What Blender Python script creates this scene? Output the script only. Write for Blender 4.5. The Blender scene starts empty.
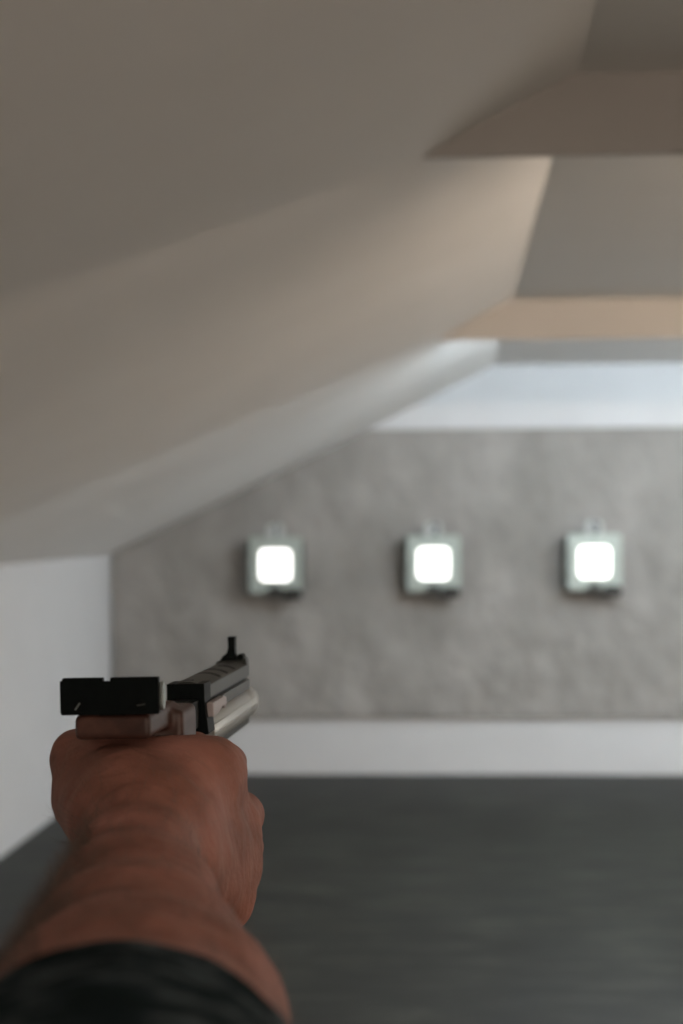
import bpy, bmesh, math, random
import numpy as np
from mathutils import Vector, Matrix, noise as mnoise

random.seed(7); np.random.seed(7)
S = bpy.context.scene
C = S.collection
PI = math.pi

# ------------------------------------------------------------------ camera
F = 1520.0
CAMZ = 1.69
YAW = math.radians(2.5)
ROLL = 0.006
VP = (450.0, 520.0)
fw = Vector((-math.sin(YAW), math.cos(YAW), 0))
rt0 = Vector((math.cos(YAW), math.sin(YAW), 0))
up0 = Vector((0, 0, 1))
rt = rt0 * math.cos(ROLL) - up0 * math.sin(ROLL)
up = up0 * math.cos(ROLL) + rt0 * math.sin(ROLL)
CX = VP[0] - F * rt.y / fw.y
CY = VP[1] + F * up.y / fw.y
CAM = Vector((0, 0, CAMZ))

def P(u, v, d):
    """a spot seen at (u, v) that stands d metres down the range"""
    r = rt * ((u - CX) / F) - up * ((v - CY) / F) + fw
    return CAM + r * (d / r.y)

cam_data = bpy.data.cameras.new('camera')
cam = bpy.data.objects.new('camera', cam_data)
C.objects.link(cam)
m = Matrix((rt, up, -fw)).transposed().to_4x4()
m.translation = CAM
cam.matrix_world = m
cam_data.sensor_fit = 'AUTO'
cam_data.sensor_width = 36
cam_data.lens = F / 1024 * 36
cam_data.shift_x = (341.5 - CX) / 1024
cam_data.shift_y = (CY - 512) / 1024
cam_data.clip_start = 0.01
cam_data.dof.use_dof = True
cam_data.dof.focus_distance = 0.76
cam_data.dof.aperture_fstop = (cam_data.lens / 1000) / 0.0066
S.camera = cam

# ------------------------------------------------------------------ materials
def mat(name, col=(.5, .5, .5), rough=.6, metal=0.0, spec=.5):
    mt = bpy.data.materials.new(name); mt.use_nodes = True
    b = mt.node_tree.nodes['Principled BSDF']
    b.inputs['Base Color'].default_value = (*col, 1)
    b.inputs['Roughness'].default_value = rough
    b.inputs['Metallic'].default_value = metal
    b.inputs['Specular IOR Level'].default_value = spec
    return mt

def noisy(mt, stops, scale=5, detail=4, stretch=(1, 1, 1), bump=0.0, bscale=None, bdist=.002, rough=.55, coords='Object'):
    nt = mt.node_tree; N = nt.nodes; L = nt.links
    b = N['Principled BSDF']
    tc = N.new('ShaderNodeTexCoord'); mp = N.new('ShaderNodeMapping')
    mp.inputs['Scale'].default_value = stretch
    L.new(tc.outputs[coords], mp.inputs['Vector'])
    nz = N.new('ShaderNodeTexNoise')
    nz.inputs['Scale'].default_value = scale; nz.inputs['Detail'].default_value = detail
    nz.inputs['Roughness'].default_value = rough
    L.new(mp.outputs[0], nz.inputs['Vector'])
    cr = N.new('ShaderNodeValToRGB')
    els = cr.color_ramp.elements
    while len(els) < len(stops): els.new(.5)
    for e, (p, c) in zip(els, stops):
        e.position = p; e.color = (*c, 1)
    L.new(nz.outputs['Fac'], cr.inputs['Fac'])
    L.new(cr.outputs['Color'], b.inputs['Base Color'])
    if bump:
        n2 = N.new('ShaderNodeTexNoise')
        n2.inputs['Scale'].default_value = bscale or scale; n2.inputs['Detail'].default_value = 5
        L.new(mp.outputs[0], n2.inputs['Vector'])
        bp = N.new('ShaderNodeBump'); bp.inputs['Strength'].default_value = bump
        bp.inputs['Distance'].default_value = bdist
        L.new(n2.outputs['Fac'], bp.inputs['Height'])
        L.new(bp.outputs[0], b.inputs['Normal'])
    return mt

M = {}
M['plaster'] = noisy(mat('white_plaster', rough=.85, spec=.2), [(.3, (.65, .665, .685)), (.7, (.68, .695, .715))], 3, 3, bump=.1, bscale=60, bdist=.001)
M['ceiling'] = noisy(mat('ceiling_paint', rough=.85, spec=.2), [(.3, (.82, .805, .78)), (.7, (.85, .835, .81))], 2, 3, bump=.1, bscale=60, bdist=.001)
M['beam'] = noisy(mat('beam_paint', rough=.85, spec=.2), [(.3, (.56, .54, .515)), (.7, (.59, .565, .54))], 2, 3, bump=.1, bscale=60, bdist=.001)
M['floor'] = noisy(mat('grey_floor', rough=.5, spec=.26), [(.36, (.003, .0037, .003)), (.5, (.0105, .0120, .0098)), (.64, (.037, .041, .033))], 2.8, 9, (.8, 3.8, 1), rough=.68)
M['felt'] = noisy(mat('grey_backstop', rough=.95, spec=.1), [(.3, (.275, .267, .255)), (.52, (.335, .326, .312)), (.72, (.395, .384, .368))], 2.6, 7, (1, 1, .8), bump=.9, bscale=3.2, bdist=.09)
M['steel'] = mat('painted_grey_steel', (.46, .53, .50), .5, .25)
M['darksteel'] = mat('dark_steel', (.03, .035, .034), .5, .3)
M['blackplastic'] = mat('black_plastic', (.012, .014, .014), .5)
M['plate'] = mat('number_plate', (.52, .55, .55), .6)
M['ink'] = mat('dark_ink', (.03, .035, .045), .7)
M['gunblack'] = noisy(mat('black_anodised', rough=.55, spec=.12), [(.3, (.001, .0025, .003)), (.7, (.0025, .005, .0055))], 200, 2, bump=.05, bscale=900, bdist=.0002)
M['shroud'] = noisy(mat('grey_anodised', rough=.5, metal=.5), [(.3, (.043, .048, .044)), (.7, (.058, .064, .060))], 60, 3, (1, .1, 1), bump=.05, bscale=600, bdist=.0002)
M['silver'] = noisy(mat('silver_anodised', rough=.46, metal=.7), [(.3, (.42, .435, .42)), (.7, (.48, .495, .48))], 40, 3, (1, .1, 1))
M['tab'] = mat('satin_lever', (.36, .33, .335), .5, .2)
M['knurl'] = mat('bright_knurl', (.28, .31, .30), .4, .8)
M['wood'] = noisy(mat('laminated_walnut', rough=.5, spec=.4), [(.35, (.022, .010, .0075)), (.5, (.045, .019, .014)), (.65, (.085, .038, .028))], 45, 5, (1, .15, 1.6), bump=.1, bscale=500, bdist=.0003)
def emit(name, col, s):
    mt = mat(name, (.8, .8, .8), .4)
    b = mt.node_tree.nodes['Principled BSDF']
    b.inputs['Emission Color'].default_value = (*col, 1); b.inputs['Emission Strength'].default_value = s
    return mt
M['lit'] = emit('lit_target_face', (1.0, .985, .95), 2.6)

# skin
sk = noisy(mat('skin', rough=.62, spec=.22), [(.25, (.17, .073, .050)), (.5, (.255, .113, .084)), (.75, (.345, .152, .121))], 38, 5, bump=.5, bscale=420, bdist=.0009)
b = sk.node_tree.nodes['Principled BSDF']
b.inputs['Subsurface Weight'].default_value = .12
b.inputs['Subsurface Radius'].default_value = (.006, .0025, .0015)
b.inputs['Subsurface Scale'].default_value = 1.0
# creased skin: waves across the wrist mixed into the bump
nt = sk.node_tree; N = nt.nodes; L = nt.links
tc = N.new('ShaderNodeTexCoord'); mp = N.new('ShaderNodeMapping'); mp.inputs['Scale'].default_value = (60, 190, 90)
L.new(tc.outputs['Object'], mp.inputs[0])
nn = N.new('ShaderNodeTexNoise'); nn.inputs['Scale'].default_value = 1.0; nn.inputs['Detail'].default_value = 6
L.new(mp.outputs[0], nn.inputs['Vector'])
b2 = N.new('ShaderNodeBump'); b2.inputs['Strength'].default_value = .55; b2.inputs['Distance'].default_value = .0022
L.new(nn.outputs['Fac'], b2.inputs['Height'])
old = [n for n in N if n.type == 'BUMP' and n != b2][0]
L.new(b2.outputs[0], old.inputs['Normal'])
M['skin'] = sk
M['sleeve'] = noisy(mat('marled_dark_knit', rough=.95, spec=.1), [(.38, (.001, .007, .008)), (.50, (.007, .015, .018)), (.62, (.065, .085, .095))], 60, 6, (1, 2.2, 1), bump=.8, bscale=500, bdist=.0015)
M['hair'] = mat('brown_hair', (.10, .06, .04), .5)

# ------------------------------------------------------------------ mesh helpers
def link(name, me, mt, parent=None, smooth=False):
    o = bpy.data.objects.new(name, me); C.objects.link(o)
    if mt: me.materials.append(mt)
    if parent is not None: o.parent = parent
    if smooth:
        for p in me.polygons: p.use_smooth = True
    return o

def obj(name, bm, mt, parent=None, smooth=False, bevel=0, seg=2):
    bmesh.ops.recalc_face_normals(bm, faces=bm.faces)
    me = bpy.data.meshes.new(name); bm.to_mesh(me); bm.free()
    o = link(name, me, mt, parent, smooth)
    if bevel:
        md = o.modifiers.new('bevel', 'BEVEL'); md.width = bevel; md.segments = seg; md.limit_method = 'ANGLE'; md.angle_limit = math.radians(40)
        for p in me.polygons: p.use_smooth = True
        wn = o.modifiers.new('wn', 'WEIGHTED_NORMAL'); wn.keep_sharp = True
    return o

def box(bm, x0, x1, y0, y1, z0, z1):
    vs = [bm.verts.new((x, y, z)) for x in (x0, x1) for y in (y0, y1) for z in (z0, z1)]
    for f in ((0, 1, 3, 2), (4, 6, 7, 5), (0, 4, 5, 1), (2, 3, 7, 6), (0, 2, 6, 4), (1, 5, 7, 3)):
        bm.faces.new([vs[i] for i in f])

def prism(bm, pts, a0, a1, axis='y'):
    """extrude a 2D outline between a0 and a1 along an axis"""
    def mk(p, a):
        if axis == 'y': return (p[0], a, p[1])
        if axis == 'x': return (a, p[0], p[1])
        return (p[0], p[1], a)
    A = [bm.verts.new(mk(p, a0)) for p in pts]; B = [bm.verts.new(mk(p, a1)) for p in pts]
    bm.faces.new(A); bm.faces.new(list(reversed(B)))
    n = len(pts)
    for i in range(n): bm.faces.new((A[i], B[i], B[(i + 1) % n], A[(i + 1) % n]))

def rrect(x0, x1, z0, z1, r, n=6):
    out = []
    for cx, cz, a in ((x1 - r, z1 - r, 0), (x0 + r, z1 - r, 90), (x0 + r, z0 + r, 180), (x1 - r, z0 + r, 270)):
        for k in range(n + 1):
            t = math.radians(a + 90 * k / n); out.append((cx + r * math.cos(t), cz + r * math.sin(t)))
    return out

def cyl(bm, a, b, r0, r1=None, n=32, caps=True):
    a = Vector(a); b = Vector(b); r1 = r0 if r1 is None else r1
    w = (b - a).normalized(); u = w.orthogonal().normalized(); v = w.cross(u)
    A = []; B = []
    for k in range(n):
        t = 2 * PI * k / n; d = u * math.cos(t) + v * math.sin(t)
        A.append(bm.verts.new(a + d * r0)); B.append(bm.verts.new(b + d * r1))
    for k in range(n): bm.faces.new((A[k], A[(k + 1) % n], B[(k + 1) % n], B[k]))
    if caps: bm.faces.new(list(reversed(A))); bm.faces.new(B)

def lathe_y(bm, prof, cx, cz, n=48):
    """revolve (y, r) about an axis parallel to y"""
    rings = []
    for y, r in prof:
        rings.append([bm.verts.new((cx + r * math.cos(2 * PI * k / n), y, cz + r * math.sin(2 * PI * k / n))) for k in range(n)])
    for A, B in zip(rings, rings[1:]):
        for k in range(n): bm.faces.new((A[k], A[(k + 1) % n], B[(k + 1) % n], B[k]))
    bm.faces.new(rings[0]); bm.faces.new(list(reversed(rings[-1])))

def structure(o): o['kind'] = 'structure'; return o
def tag(o, label, cat, group=None):
    o['label'] = label; o['category'] = cat
    if group: o['group'] = group
    return o
def empty(name, loc=(0, 0, 0)):
    o = bpy.data.objects.new(name, None); C.objects.link(o); o.location = loc; o.empty_display_size = .05
    return o

# ------------------------------------------------------------------ the room
XL, XR, YB, YF = -2.25, 4.2, 10.0, -2.6
ZW, ZC = 1.475, 2.70
PROF = [(XL, ZW), (-0.07, 2.515), (0.29, ZC), (XR, ZC)]      # underside of the roof, left to right
def roof_z(x):
    for (x0, z0), (x1, z1) in zip(PROF, PROF[1:]):
        if x0 <= x <= x1: return z0 + (z1 - z0) * (x - x0) / (x1 - x0)

bm = bmesh.new(); box(bm, XL - .1, XR + .1, YF - .1, YB + .1, -.1, .018)
structure(obj('floor', bm, M['floor']))
bm = bmesh.new(); box(bm, XL - .12, XL, YF, YB, 0, ZW + .02); structure(obj('wall_left', bm, M['plaster']))
bm = bmesh.new(); box(bm, XR, XR + .12, YF, YB, 0, ZC); structure(obj('wall_right', bm, M['plaster']))
out = [(XL, 0)] + PROF + [(XR, 0)]
bm = bmesh.new(); prism(bm, out, YB, YB + .12); structure(obj('wall_back', bm, M['plaster']))
bm = bmesh.new(); prism(bm, out, YF - .12, YF); structure(obj('wall_front', bm, M['plaster']))
th = .12
bm = bmesh.new()
prism(bm, [(XL - .12, ZW - .055)] + PROF + [(XR + .12, ZC), (XR + .12, ZC + th), (.23, ZC + th), (XL - .12, ZW + th + .0)], YF - .12, YB + .12)
structure(obj('ceiling', bm, M['ceiling']))

# two boards hanging across the ceiling, thin at the lower edge
ZB = 2.52
for y in (3.47, 7.02):
    bm = bmesh.new()
    xs = -0.07 + (ZB - 2.515) * .36 / .185
    prism(bm, [(xs, ZB), (.31, ZC + .01), (XR, ZC + .01), (XR, ZB)], y, y + .022)
    structure(obj('ceiling_beam', bm, M['beam']))

# grey soft backstop fixed to the back wall, its left top cut to the roof slope
ZP0, ZP1 = CAMZ - 198 / 152, CAMZ + 91 / 152
bm = bmesh.new()
xc = None
for i in range(2000):
    x = XL + i * .002
    if roof_z(x) - .006 >= ZP1: xc = x; break
nx, nz = 150, 60
front = [(XL + .012, ZP0), (XR - .01, ZP0), (XR - .01, ZP1), (xc, ZP1), (XL + .012, roof_z(XL + .012) - .006)]
prism(bm, front, YB - .035, YB - .003)
ob = obj('backstop_panel', bm, M['felt'], bevel=.006)
tag(ob, 'wide grey felted backstop panel on the end wall behind the target boxes', 'panel')

# ------------------------------------------------------------------ target boxes
def digit_bm(ch):
    cu = bpy.data.curves.new('number', 'FONT'); cu.body = ch; cu.size = .105; cu.align_x = 'CENTER'; cu.align_y = 'CENTER'; cu.extrude = .0012; cu.offset = .0035
    o = bpy.data.objects.new('tmp', cu); C.objects.link(o)
    bpy.context.view_layer.update()
    me = bpy.data.meshes.new_from_object(o.evaluated_get(bpy.context.evaluated_depsgraph_get()))
    bpy.data.objects.remove(o); bpy.data.curves.remove(cu)
    me.transform(Matrix.Rotation(PI / 2, 4, 'X'))
    return me

def target_box(x, z, ch, label):
    W, H, D = .168, .165, .17
    t = empty('target_box', (x, YB - .035, z)); tag(t, label, 'target', 'lit target boxes on the backstop')
    bm = bmesh.new(); box(bm, -W - .018, W + .004, -D, 0, -H, H)  # juts out left: dark strip standing in for the box's shadow
    obj('housing', bm, M['darksteel'], t, bevel=.006)
    # front plate with its square window, overhanging the housing above and below
    bm = bmesh.new(); A = W + .003; Bt = H + .014; w = .101; r = .03
    outer = rrect(-A, A, -Bt, Bt, .018, 6); inner = rrect(-w, w, -w, w, r, 6)
    for (yy) in (-D - .014,):
        O = [[bm.verts.new((p[0], y_, p[1])) for p in outer] for y_ in (yy, -D)]
        I = [[bm.verts.new((p[0], y_, p[1])) for p in inner] for y_ in (yy, -D)]
        n = len(outer)
        for k in range(n):
            k2 = (k + 1) % n
            bm.faces.new((O[0][k], O[0][k2], I[0][k2], I[0][k])); bm.faces.new((O[1][k], I[1][k], I[1][k2], O[1][k2]))
            bm.faces.new((O[0][k], O[1][k], O[1][k2], O[0][k2])); bm.faces.new((I[0][k], I[0][k2], I[1][k2], I[1][k]))
    obj('front_plate', bm, M['steel'], t, bevel=.003)
    bm = bmesh.new(); prism(bm, rrect(-w - .003, w + .003, -w - .003, w + .003, r, 6), -D - .006, -D + .002)
    s = obj('lit_screen', bm, M['lit'], t)
    # arched pellet outlet under the window
    bm = bmesh.new()
    prism(bm, [(-.062, -Bt + .0)] + [(.045 * math.cos(a), -Bt + .012 + .030 * math.sin(a)) for a in [PI - PI * k / 12 for k in range(13)]] + [(.062, -Bt)], -D - .022, -D - .002)
    obj('pellet_outlet', bm, M['darksteel'], t, bevel=.002)
    bm = bmesh.new(); prism(bm, rrect(.055, .168, -Bt - .040, -Bt + .026, .014, 4), -D - .030, -D + .10)
    pl = obj('cable_plug', bm, M['blackplastic'], t, bevel=.003)
    # number tab on the upper edge
    bm = bmesh.new(); prism(bm, [(-.055, Bt - .02)] + [(p) for p in [(-.055, Bt + .055), (-.04, Bt + .085), (.04, Bt + .085), (.055, Bt + .055)]] + [(.055, Bt - .02)], -D - .004, -D + .006)
    np_ = obj('number_plate', bm, M['plate'], t, bevel=.002)
    me = digit_bm(ch); d = link('number', me, M['ink'], np_); d.location = (.012 if ch == '2' else .006, -D - .006, Bt + .036)
    return t

tz = CAMZ - 43 / 152
s_ = (YB - .035 - .17) / YB
for u, v, ch, label in ((275.5, 565, '1', 'lit white target box on the left, nearest the sloping roof'),
                     (433.5, 563.5, '2', 'lit white target box in the middle of the three, above the open floor'),
                     (594.5, 562, '3', 'lit white target box farthest right of the three')):
    p = P(u, v, YB - .21)
    target_box(p.x, p.z, ch, label)

# ------------------------------------------------------------------ lamps behind the two boards, then added fill lights
def tube_lamp(x0, y, z, col, power, L_=1.2):
    ld = bpy.data.lights.new('tube_light', 'AREA'); ld.shape = 'RECTANGLE'; ld.size = L_; ld.size_y = .03
    ld.energy = power; ld.color = col
    return ld
def tube(x0, x1, y, z, col, strength):
    """bare fluorescent tube: shines all round"""
    t = empty('fluorescent_tube_lamp', ((x0 + x1) / 2, y, ZC))
    h = (x1 - x0) / 2; dz = z - ZC
    bm = bmesh.new(); cyl(bm, (-h, 0, dz), (h, 0, dz), .013, n=12)
    obj('tube', bm, emit('tube_glow', col, strength), t, smooth=False)
    for s in (-1, 1):
        bm = bmesh.new(); box(bm, s * (h + .002) - .002, s * (h + .002) + .002 + .0, -.02, .02, dz - .02, 0)
        bm2 = bm
        obj('end_holder', bm2, M['plate'], t)
    return t

WARM = (1.0, .80, .62); COOL = (.80, .92, 1.0)
for i, (x0, x1) in enumerate(((.42, 1.62), (2.3, 3.5))):
    tag(tube(x0 + .9, min(x1 + .9, 4.1), 3.47 + .125, 2.60, WARM, 385), 'warm bare tube lamp hidden behind the nearer ceiling board, %s' % ('beside the roof slope' if i == 0 else 'by the right wall'), 'lamp', 'warm tube lamps')
    tag(tube(x0, x1, 7.02 + .125, 2.60, COOL, 315), 'cool bare tube lamp hidden behind the farther ceiling board, %s' % ('beside the roof slope' if i == 0 else 'by the right wall'), 'lamp', 'cool tube lamps')

# added warm fill behind the shooter, no fixture, lifts the near ceiling
ld = bpy.data.lights.new('room_fill', 'POINT'); ld.shadow_soft_size = .12; ld.energy = 60; ld.color = (1.0, .80, .64)
lo = bpy.data.objects.new('room_fill', ld); C.objects.link(lo); lo.location = (1.7, -1.3, 1.8)
# added unseen fill along the right wall: warm middle bay, cool target bay
for y, ly, e, c in ((5.8, 2.0, 22, (1.0, .82, .62)), (8.6, 2.2, 23, (.90, .96, 1.0))):
    ld = bpy.data.lights.new('side_fill', 'AREA'); ld.shape = 'RECTANGLE'; ld.size = 1.3; ld.size_y = ly; ld.energy = e; ld.color = c
    lo = bpy.data.objects.new('side_fill', ld); C.objects.link(lo); lo.location = (XR - .03, y, 1.25)
    lo.rotation_euler = (0, PI / 2, 0)

# ------------------------------------------------------------------ air pistol
gdir = Vector(((500 - VP[0]) / F, 1, -(531 - VP[1]) / F)).normalized()
GR = math.radians(1.1)
gr = gdir.cross(Vector((0, 0, 1))).normalized(); gu = gr.cross(gdir)
gr2 = gr * math.cos(GR) + gu * math.sin(GR); gu2 = gu * math.cos(GR) - gr * math.sin(GR)
gun = empty('air_pistol')
gm = Matrix((gr2, gdir, gu2)).transposed().to_4x4(); gm.translation = P(109.6, 677.8, .66)
gun.matrix_world = gm
tag(gun, 'black and silver air pistol with wooden grip held in the hand', 'pistol')
mm = .001
def G(name, fn, mt, bevel=0, smooth=False, parent=None, seg=2):
    bm = bmesh.new(); fn(bm)
    bmesh.ops.scale(bm, vec=(mm, mm, mm), verts=bm.verts)
    return obj(name, bm, mt, parent or gun, smooth, bevel * mm, seg)

# rear sight: wide flat blade with a shallow square notch, chamfered at the left
G('rear_sight', lambda bm: prism(bm, [(-22.4, -15.2), (-21.7, -16.2), (21.0, -16.2), (21.6, -15.6), (21.6, 0), (.2, 0), (.2, -1.6), (-3.2, -1.6), (-3.2, 0), (-21.3, 0), (-21.3, -1.2), (-22.4, -1.2)], 0, 3.2), M['gunblack'], .25)
rs = [o for o in gun.children if o.name.startswith('rear_sight')][0]
for x, z in ((-14.5, -12.3), (13.8, -12.0)):
    def scr(bm):
        cyl(bm, (x, -.5, z), (x, .6, z), 2.1, n=20)
    so = G('sight_screw', scr, M['gunblack'], .15, parent=rs)
    def slot(bm):
        a = math.radians(55 if x < 0 else 8)
        pts = [(-1.9, -.32), (1.9, -.32), (1.9, .32), (-1.9, .32)]
        prism(bm, [(x + p[0] * math.cos(a) - p[1] * math.sin(a), z + p[0] * math.sin(a) + p[1] * math.cos(a)) for p in pts], -.62, -.45)
    G('screw_slot', slot, M['knurl'] if x < 0 else M['shroud'], parent=rs)
def knob(bm):
    n = 26; pts = []
    for k in range(n * 2):
        r = 6.3 if k % 2 else 5.6; a = PI * k / n
        pts.append((4.5 + r * .55 * math.cos(a), -8.6 + r * math.sin(a)))
    prism(bm, pts, 21.6, 23.0, 'x')
    prism(bm, [(4.5 + 2 * math.cos(2 * PI * k / 20), -8.6 + 3.6 * math.sin(2 * PI * k / 20)) for k in range(20)], 23.0, 23.2, 'x')
G('windage_knob', knob, M['knurl'], .15)
def sightbase(bm):
    prism(bm, [(-5, -33), (5, -33), (5, -27), (4, -26), (-4, -26), (-5, -27)], 40, 158)
    prism(bm, [(-6, -17.5), (6, -17.5), (6, -14), (-6, -14)], 3, 60)
    prism(bm, [(-5, -33), (5, -33), (5, -17), (-5, -17)], 40, 60)
    box(bm, -19, 19, 3, 13, -15, -4)
G('sight_mount', sightbase, M['gunblack'], .5)
# receiver: black block whose rear face shows beside the sight, with the frame's leg down its right side
def recv(bm):
    prism(bm, [(-10.3, -18.6), (10.4, -18.6), (10.4, -27), (12.4, -46), (1.5, -47), (1.2, -32), (.5, -29.5), (-10.3, -29.5)], 158, 176)
    prism(bm, [(-9, -30), (9, -30), (9, -36), (-9, -36)], 176, 290)
    prism(bm, [(-7.5, -27), (7.5, -27), (7.5, -42), (-7.5, -42)], 70, 158)
G('receiver', recv, M['gunblack'], .5)
# barrel shroud: crowned top, flat sides, long groove low on each side
def top_z(x): return -17.6 - 3.2 * (abs(x) / 10.3) ** 2.2
sec = [(x, top_z(x)) for x in np.linspace(-10.3, 10.3, 21)]
side = [(10.3, -28.2), (8.6, -28.4), (8.6, -30.0), (10.3, -30.2), (10.3, -36.5)]
sec = sec + side + [(-p[0], p[1]) for p in reversed(side)]
def shroud(bm):
    prism(bm, sec, 160.2, 306)
G('barrel_shroud', shroud, M['shroud'], .35)
sh = [o for o in gun.children if o.name == 'barrel_shroud'][0]
def gr_(bm):
    for s in (1, -1): box(bm, min(s * 8.7, s * 8.9), max(s * 8.7, s * 8.9), 168, 296, -30.0, -28.4)
G('side_groove', gr_, M['gunblack'], parent=sh)
def arcslot(y, x0, x1, w, sk=0):
    def f(bm):
        prev = None
        for x in np.linspace(x0, x1, 14):
            z = top_z(x) + .15; yy = y + sk * (x - x0)
            cur = [bm.verts.new((x, yy, z)), bm.verts.new((x, yy + w, z)), bm.verts.new((x, yy + w, z - .5)), bm.verts.new((x, yy, z - .5))]
            if prev:
                for k in range(4): bm.faces.new((prev[k], cur[k], cur[(k + 1) % 4], prev[(k + 1) % 4]))
            else: bm.faces.new(cur)
            prev = cur
        bm.faces.new(list(reversed(prev)))
    return f
for y, x0, x1, w in ((210, -5.5, 9.2, 5.5), (233, -5.5, 9.2, 5.5), (258, -1, 9.2, 5.5), (168, -8.5, 2.5, 2.6)):
    G('vent_slot', arcslot(y, x0, x1, w), M['gunblack'], parent=sh)
def notch(bm): box(bm, 10.25, 10.36, 165.0, 166.2, -26.0, -20.5)
G('seam_mark', notch, M['gunblack'], parent=sh)
# silver air cylinder with dark underside rail, stepped front cap
def cylf(bm):
    lathe_y(bm, [(178, 11.4), (180, 12), (304, 12), (305, 11.6), (307, 11.6), (308, 12), (329, 12), (332, 10.4), (333, 6)], 0, -47)
co = G('air_cylinder', cylf, M['silver'], smooth=False)
for p in co.data.polygons: p.use_smooth = abs(p.normal.y) < .5
def rib(bm):
    for a in (18, -6):
        t = math.radians(a); r = 12
        cyl(bm, (r * math.cos(t), 176, -47 + r * math.sin(t)), (r * math.cos(t), 322, -47 + r * math.sin(t)), .45, n=8)
G('cylinder_ridge', rib, M['silver'], parent=co)
def clamp(bm):
    prism(bm, [(-6, -36), (6, -36), (6, -40), (-6, -40)], 180, 300)
G('barrel_clamp', clamp, M['silver'], .4)
def under(bm):
    prism(bm, [(-7, -55), (7, -55), (6, -61.0), (-6, -61.0)], 170, 326)
G('lower_rail', under, M['shroud'], .6)
# cocking lever tab
def tab(bm):
    pts = [(162, -29.2), (196, -29.2), (201, -30.2), (202, -34.5), (199.5, -36.2), (196, -36.2), (194, -34.6), (188, -34.4), (180, -36.6), (162, -37.2)]
    prism(bm, pts, 10.6, 14.6, 'x')
G('cocking_lever', tab, M['tab'], .6)
# front sight
def fs(bm): prism(bm, [(-1.5, -2.6), (3.3, -2.6), (3.0, -9.5), (3.4, -14.5), (4.4, -17.2), (-6.8, -17.8), (-5.0, -15.0), (-2.2, -13.0), (-1.3, -9.5)], 296, 302)
G('front_sight', fs, M['gunblack'], .2)
fso = [o for o in gun.children if o.name == 'front_sight'][0]
def fb(bm): prism(bm, [(-9.4, -20.5), (-9.4, -18.5), (-3, -16.4), (5, -16.0), (9.6, -16.4), (10.3, -20.5)], 297, 306.5)
G('sight_base', fb, M['shroud'], .4, parent=fso)
def fsc(bm): cyl(bm, (6.4, 296.0, -15.6), (6.4, 305, -15.6), 2.0, n=20)
G('sight_clamp_screw', fsc, M['gunblack'], .2, parent=fso)
def muz(bm): lathe_y(bm, [(305, 4.4), (308, 4.4), (308.2, 2.3), (300, 2.2)], 0, -26)
G('muzzle', muz, M['gunblack'])
# trigger guard and trigger, forward of the hand
def tg(bm):
    pts = [(104, -36), (104, -62), (108, -68), (140, -70), (158, -62), (160, -44), (160, -36)]
    inn = [(108, -36), (108, -60), (111, -64), (138, -66), (154, -59), (156, -44), (156, -36)]
    for i in range(len(pts) - 1):
        vs = []
        for x in (-5, 5):
            for (a, b_) in (pts[i], pts[i + 1], inn[i + 1], inn[i]):
                vs.append(bm.verts.new((x, a, b_)))
        bm.faces.new(vs[:4]); bm.faces.new(list(reversed(vs[4:])))
        for k in range(4): bm.faces.new((vs[k], vs[(k + 1) % 4], vs[4 + (k + 1) % 4], vs[4 + k]))
G('trigger_guard', tg, M['gunblack'])
def tr(bm): prism(bm, [(126, -36), (129, -46), (127.5, -54), (129, -58), (131, -58), (130.5, -54), (132, -46), (130, -36)], -2.5, 2.5, 'x')
G('trigger', tr, M['knurl'], .4)

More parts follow.
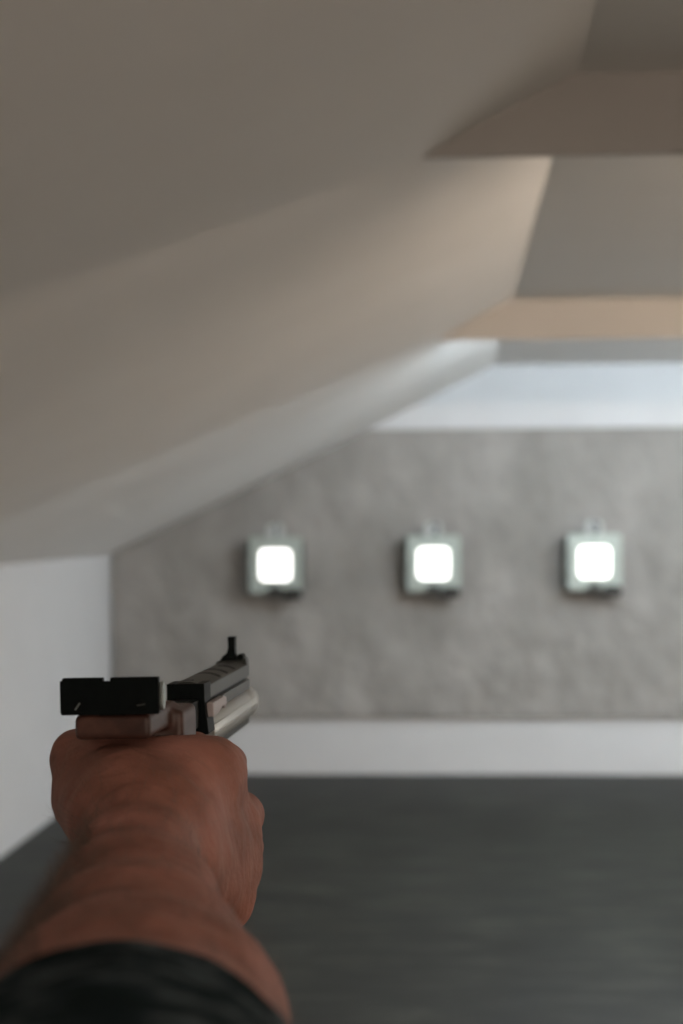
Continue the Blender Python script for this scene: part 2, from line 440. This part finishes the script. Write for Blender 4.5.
# ------------------------------------------------------------------ smooth solids by distance field
class Field:
    def __init__(s, lo, hi, h):
        s.lo = np.array(lo); s.h = h; s.n = (np.ceil((np.array(hi) - s.lo) / h)).astype(int) + 1
        s.d = np.full(s.n, 1.0, dtype=np.float32)
    def _sub(s, lo, hi):
        i0 = np.clip(np.floor((lo - s.lo) / s.h).astype(int), 0, s.n); i1 = np.clip(np.ceil((hi - s.lo) / s.h).astype(int) + 1, 0, s.n)
        ax = [s.lo[k] + s.h * np.arange(i0[k], i1[k]) for k in range(3)]
        return tuple(slice(i0[k], i1[k]) for k in range(3)), np.meshgrid(*ax, indexing='ij')
    def cap(s, a, b, ra, rb, k=.006, n=None, sc=1.0, sub=False):
        a = np.array(a, float); b = np.array(b, float); R = max(ra, rb) * max(sc, 1) + .03
        sl, (X, Y, Z) = s._sub(np.minimum(a, b) - R, np.maximum(a, b) + R)
        if X.size == 0: return
        ab = b - a; L2 = max(ab @ ab, 1e-12)
        t = np.clip(((X - a[0]) * ab[0] + (Y - a[1]) * ab[1] + (Z - a[2]) * ab[2]) / L2, 0, 1)
        qx = X - a[0] - t * ab[0]; qy = Y - a[1] - t * ab[1]; qz = Z - a[2] - t * ab[2]
        if n is not None:
            n = np.array(n, float); n /= np.linalg.norm(n)
            dn = (qx * n[0] + qy * n[1] + qz * n[2]) * (1 - 1 / sc)
            qx = qx - dn * n[0]; qy = qy - dn * n[1]; qz = qz - dn * n[2]
        d = np.sqrt(qx * qx + qy * qy + qz * qz) - (ra + (rb - ra) * t)
        o = s.d[sl]
        if sub:
            h = np.clip(.5 - .5 * (o + d) / k, 0, 1); s.d[sl] = o * (1 - h) - d * h + k * h * (1 - h)
        else:
            h = np.clip(.5 + .5 * (o - d) / k, 0, 1); s.d[sl] = o * (1 - h) + d * h - k * h * (1 - h)
    def rbox(s, lo, hi, r, k=.002, mtx=None, sub=False):
        lo = np.array(lo, float); hi = np.array(hi, float); c = (lo + hi) / 2; hf = (hi - lo) / 2 - r
        cw = np.array(mtx @ Vector(c)) if mtx is not None else c
        R = np.linalg.norm(hi - lo) / 2 + .01
        sl, (X, Y, Z) = s._sub(cw - R, cw + R)
        if X.size == 0: return
        Pt = np.stack([X, Y, Z], -1)
        if mtx is not None:
            im = np.array(mtx.inverted()); Pt = Pt @ im[:3, :3].T + im[:3, 3]
        q = np.abs(Pt - c) - hf
        d = np.sqrt((np.maximum(q, 0) ** 2).sum(-1)) + np.minimum(q.max(-1), 0) - r
        o = s.d[sl]
        if sub:
            h_ = np.clip(.5 - .5 * (o + d) / k, 0, 1); s.d[sl] = o * (1 - h_) - d * h_ + k * h_ * (1 - h_)
        else:
            h_ = np.clip(.5 + .5 * (o - d) / k, 0, 1); s.d[sl] = o * (1 - h_) + d * h_ - k * h_ * (1 - h_)
    def mesh(s):
        d = s.d; ins = d < 0; n = d.shape
        corners = [(i, j, k) for i in (0, 1) for j in (0, 1) for k in (0, 1)]
        def cs(A, c): return A[c[0]:n[0] - 1 + c[0], c[1]:n[1] - 1 + c[1], c[2]:n[2] - 1 + c[2]]
        cnt = sum(cs(ins, c).astype(np.int8) for c in corners)
        act = (cnt > 0) & (cnt < 8)
        idx = np.full(act.shape, -1, dtype=np.int64); ii = np.argwhere(act); idx[act] = np.arange(len(ii))
        pos = np.zeros((len(ii), 3)); w = np.zeros(len(ii))
        V = {c: d[ii[:, 0] + c[0], ii[:, 1] + c[1], ii[:, 2] + c[2]] for c in corners}
        for c in corners:
            for ax in range(3):
                if c[ax]: continue
                c2 = list(c); c2[ax] = 1; c2 = tuple(c2)
                a, b_ = V[c], V[c2]; mk = (a < 0) != (b_ < 0)
                t = np.where(mk, a / np.where(mk, a - b_, 1), 0)
                p = np.tile(np.array(c, float), (len(ii), 1)); p[:, ax] += t
                pos += p * mk[:, None]; w += mk
        pos = (pos / w[:, None] + ii) * s.h + s.lo
        faces = []
        for ax in range(3):
            o1, o2 = [(1, 2), (2, 0), (0, 1)][ax]
            sl0 = [slice(1, n[k] - 1) for k in range(3)]; sl1 = list(sl0)
            sl0[ax] = slice(0, n[ax] - 1); sl1[ax] = slice(1, n[ax])
            A = ins[tuple(sl0)]; B = ins[tuple(sl1)]
            e = np.argwhere(A != B); base = e.copy()
            for k in range(3):
                if k != ax: base[:, k] += 1
            flip = A[e[:, 0], e[:, 1], e[:, 2]]
            def cell(da, db):
                q = base.copy(); q[:, o1] -= da; q[:, o2] -= db
                return idx[q[:, 0], q[:, 1], q[:, 2]]
            q = np.stack([cell(1, 1), cell(0, 1), cell(0, 0), cell(1, 0)], 1)
            q[~flip] = q[~flip][:, ::-1]
            faces.append(q)
        f = np.concatenate(faces); f = f[(f >= 0).all(1)]
        return pos, f
def field_mesh(name, fld, smooth_iter=2):
    v, f = fld.mesh()
    me = bpy.data.meshes.new(name); me.from_pydata(v.tolist(), [], f.tolist()); me.update()
    bm = bmesh.new(); bm.from_mesh(me)
    for _ in range(smooth_iter):
        bmesh.ops.smooth_vert(bm, verts=bm.verts, factor=.5, use_axis_x=True, use_axis_y=True, use_axis_z=True)
    bmesh.ops.recalc_face_normals(bm, faces=bm.faces)
    bm.to_mesh(me); bm.free()
    for p in me.polygons: p.use_smooth = True
    return me

# ---- wooden grip (in the pistol's own frame)
g = Field((-.034, -.004, -.135), (.052, .112, -.008), .0010)
GRIPCAPS = []
def gc(a, b, ra, rb, k=.004, **kw):
    GRIPCAPS.append((a, b, ra, rb, kw)); g.cap(np.array(a) * mm, np.array(b) * mm, ra * mm, rb * mm, k, **kw)
# heel lying over the web of the hand, raised cheek at the right of the receiver
GRIPBOX = [((-17.0, 1.5, -27.6), (17, 60, -16.4), 2.6), ((6, 44, -45), (22.6, 77, -19.6), 3.0)]
for lo_, hi_, r_ in GRIPBOX: g.rbox(np.array(lo_) * mm, np.array(hi_) * mm, r_ * mm, .003)
# column inside the fist
gc((6, 52, -38), (20, 66, -62), 12, 16, .006)
gc((21, 70, -66), (22, 66, -98), 19.5, 18, .008, n=(0, 1, 0), sc=1.4)
gr_me = field_mesh('grip', g, 3)
grip = link('grip', gr_me, M['wood'], gun)

# ------------------------------------------------------------------ the person's arm and hand: one continuous body
h = Field((-.205, .275, 1.69 - .262), (.012, .835, 1.69 - .080), .0016)
def hc(a, b, ra, rb, k=.007, **kw):
    h.cap(np.array(a), np.array(b), ra * mm, rb * mm, k, **kw)
def R_(u, v, d): return np.array(P(u, v, d))
HX = (1, 0, 0)
# forearm: wide across near the elbow, upright oval at the wrist
A0 = R_(112, 1230, .30); A1 = R_(125, 1107, .40); A2 = R_(133, 1034, .45); A3 = R_(133, 964, .50); A4 = R_(134, 910, .555); A5 = R_(134, 872, .605); A6 = R_(146, 850, .640)
hc(A0, A1, 38, 39.5, .006, n=HX, sc=1.12)
hc(A1, A2, 39.5, 35.0, .012, n=HX, sc=1.18)
hc(A2, A3, 35.0, 29.5, .020, n=HX, sc=1.18)
hc(A3, A4, 29.5, 25.5, .014, n=HX, sc=1.14)
hc(A4, A5, 25.5, 23.5, .014, n=HX, sc=1.07)
hc(A5, A6, 24.0, 24.0, .010)
# ulna knob low on the little finger side
hc(R_(165, 905, .585), R_(168, 900, .60), 13, 12, .012)
# carpal block
hc(R_(140, 838, .640), R_(168, 868, .655), 22, 21, .012)
# metacarpals
mcp = {'index': R_(213, 770, .715), 'middle': R_(228, 828, .722), 'ring': R_(231, 864, .715), 'little': R_(221, 903, .702)}
car = {'index': R_(165, 812, .652), 'middle': R_(174, 832, .652), 'ring': R_(176, 856, .650), 'little': R_(172, 880, .645)}
rr = {'index': 14.5, 'middle': 14.8, 'ring': 14.2, 'little': 14.0}
for k_ in mcp: hc(car[k_], mcp[k_], 15.5, rr[k_], .012)
for a_, b_, r_ in (('index', 'middle', 13.0), ('middle', 'ring', 12.4), ('ring', 'little', 12.0)): hc(mcp[a_], mcp[b_], r_, r_, .006)
# palm mass and web on the thumb side
hc(R_(130, 800, .665), R_(190, 800, .700), 22, 18, .014)
hc(R_(150, 850, .66), R_(195, 862, .695), 20, 18, .012)
hc(R_(100, 772, .690), R_(203, 772, .704), 16.5, 15.5, .010)
hc(R_(120, 790, .680), R_(190, 786, .700), 18, 17, .012)
# thumb: base, knuckle and two joints lying forward along the grip
t0 = R_(112, 822, .655); t1 = R_(83, 763, .700); t2 = R_(90, 750, .735); t3 = R_(90, 748, .762)
hc(t0, R_(86, 800, .690), 20, 14.6, .008)
hc(R_(86, 800, .690), R_(88, 812, .71), 14.4, 13.0, .006)
hc(t1, R_(78, 757, .705), 13.0, 13.0, .005)
hc(t0, t1, 16, 12.0, .006)
hc(t1, t2, 12.5, 10.5, .004)
hc(t2, t3, 10.3, 8.6, .003)
# fingers curled round the grip
def finger(m0, pts, rads):
    a = m0; ra = rads[0]
    for p, r in zip(pts, rads[1:]):
        hc(a, p, ra, r, .0035); a = np.array(p); ra = r
z0 = {k_: v[2] for k_, v in mcp.items()}
finger(mcp['index'], [(-.115, .766, z0['index'] - .005), (-.134, .784, z0['index'] - .001), (-.154, .792, z0['index'] + .003)], [12.5, 10.2, 8.8, 7.2])
finger(mcp['middle'], [(-.106, .766, z0['middle'] - .002), (-.130, .787, z0['middle'] - .002), (-.156, .780, z0['middle'] - .001)], [12.0, 10.4, 9.2, 7.8])
finger(mcp['ring'], [(-.105, .757, z0['ring'] - .002), (-.129, .778, z0['ring'] - .002), (-.154, .770, z0['ring'])], [11.6, 10.0, 8.8, 7.5])
finger(mcp['little'], [(-.107, .738, z0['little'] - .002), (-.126, .758, z0['little'] - .002), (-.147, .755, z0['little'])], [10.6, 8.8, 7.8, 6.6])
# the hand closes round the grip instead of running through it
for a, b_, ra, rb, kw in GRIPCAPS:
    wa = gm @ Vector(np.array(a) * mm); wb = gm @ Vector(np.array(b_) * mm)
    nn_ = None
    if 'n' in kw: nn_ = tuple(gm.to_3x3() @ Vector(kw['n']))
    h.cap(np.array(wa), np.array(wb), (ra + .4) * mm, (rb + .4) * mm, .0015, n=nn_, sc=kw.get('sc', 1.0), sub=True)
for lo_, hi_, r_ in GRIPBOX: h.rbox(np.array(lo_) * mm - .0004, np.array(hi_) * mm + .0004, r_ * mm, .0015, mtx=gm, sub=True)
body = field_mesh('person', h, 3)
# light surface modelling: tendons and veins pushed along the normal
import mathutils
_n = len(body.vertices)
_co = np.empty(_n * 3, dtype=np.float32); body.vertices.foreach_get('co', _co); _co = _co.reshape(-1, 3)
_no = np.empty(_n * 3, dtype=np.float32); body.vertices.foreach_get('normal', _no); _no = _no.reshape(-1, 3)
_dn = np.array([mnoise.noise(Vector(c) * 55) * .0011 + mnoise.noise(Vector(c) * 130) * .00045 for c in _co], dtype=np.float32)
_co = _co + _no * _dn[:, None]
body.vertices.foreach_set('co', _co.ravel()); body.update()
person = link('person', body, M['skin'])
tag(person, "person's bare right forearm and fist reaching out with a pistol, short dark sleeve", 'person')

# hair on the forearm
hw = bpy.data.curves.new('arm_hair', 'CURVE'); hw.dimensions = '3D'; hw.bevel_depth = .00008; hw.bevel_resolution = 0; hw.fill_mode = 'FULL'
vl = body.vertices; cand = [v.index for v in vl if .40 < v.co.y < .645 and v.normal.z > -.5 and (v.normal.x < .25 or v.normal.z > .3)]
random.shuffle(cand)
left_ = [i for i in cand if vl[i].normal.x < -.45 and vl[i].co.y < .60][:1700]
for i in cand[:900] + left_:
    v = vl[i]; n_ = v.normal.copy(); c = v.co.copy()
    d = Vector((random.uniform(-.5, .1), random.uniform(.3, .9), random.uniform(-.1, .35)))
    d = (d - n_ * d.dot(n_)).normalized()
    ln = random.uniform(.006, .014)
    if v.normal.x < -.3: ln *= 1.45
    sp = hw.splines.new('POLY'); sp.points.add(3)
    for k in range(4):
        t = k / 3
        q = c + d * ln * t + n_ * (ln * .55 * t * (1 - .45 * t)) - n_ * .0003
        sp.points[k].co = (*q, 1); sp.points[k].radius = 1 - .8 * t
hw.materials.append(M['hair'])
ho = bpy.data.objects.new('arm_hair', hw); C.objects.link(ho); ho.parent = person; ho['kind'] = 'stuff'
ho['label'] = 'short brown hair on the forearm'

# sleeve: thick knit tube round the forearm running back over the elbow to the shoulder
path = [(R_(126, 1112, .405), 49.5, 46.0), (R_(125, 1122, .395), 51.0, 47.5), (R_(120, 1150, .37), 52, 49), (R_(105, 1215, .325), 55, 52),
        (np.array((-.066, .26, 1.535)), 58, 56), (np.array((-.040, .17, 1.515)), 62, 60), (np.array((0., .05, 1.485)), 66, 66), (np.array((.03, -.06, 1.465)), 70, 72), (np.array((.05, -.14, 1.455)), 60, 64)]
bm = bmesh.new()
NS = 72
def interp(t):
    i = min(int(t), len(path) - 2); f = t - i
    a, b_ = path[i], path[i + 1]
    return a[0] * (1 - f) + b_[0] * f, a[1] * (1 - f) + b_[1] * f, a[2] * (1 - f) + b_[2] * f
rings = []
inner = [(0.9, -3.5), (0.4, -3.2), (0.0, -2.6), (-.10, -1.4), (-.10, -.2), (0, .4)]
ts = [(t, off) for t, off in inner] + [(t, 0.0) for t in np.linspace(.12, len(path) - 1, 90)]
for t, off in ts:
    tt = max(t, 0); c, rx, rz = interp(tt)
    if t < 0: c = c + (path[0][0] - path[1][0]) * (-t) * 1.0
    fold = 0 if off else 1
    ring = []
    for k in range(NS):
        a = 2 * PI * k / NS
        w = mnoise.noise(Vector((math.cos(a) * 1.6, math.sin(a) * 1.6, t * 1.3))) * 2.6 + mnoise.noise(Vector((math.cos(a) * 3, math.sin(a) * 3, t * 4))) * 1.2
        hem = 1.0 * math.exp(-((t - .5) / .22) ** 2) * fold
        w = w * min(1, max(0, t)) * fold + off - hem
        # the hem rides back towards the elbow low on the arm's right side
        back = -.006 * max(0, math.cos(a)) * math.exp(-max(t, 0) * .8)
        ring.append(bm.verts.new((c[0] + (rx + w) * mm * math.cos(a), c[1] + back, c[2] + (rz + w) * mm * math.sin(a))))
    rings.append(ring)
for A, B in zip(rings, rings[1:]):
    for k in range(NS): bm.faces.new((A[k], A[(k + 1) % NS], B[(k + 1) % NS], B[k]))
bm.faces.new(rings[-1])
sl = obj('sleeve', bm, M['sleeve'], person, smooth=True)
sl['label'] = 'dark marled knit sleeve'

# ------------------------------------------------------------------ world and colour
w = bpy.data.worlds.new('World'); S.world = w; w.use_nodes = True
w.node_tree.nodes['Background'].inputs['Color'].default_value = (.02, .02, .022, 1)
w.node_tree.nodes['Background'].inputs['Strength'].default_value = .2
S.view_settings.view_transform = 'Standard'
S.view_settings.look = 'None'
S.view_settings.exposure = 0.11
S.view_settings.gamma = 1
S.view_settings.use_curve_mapping = False
S.cycles.use_denoising = True
S.cycles.max_bounces = 12
S.cycles.diffuse_bounces = 8
S.cycles.sample_clamp_indirect = 6
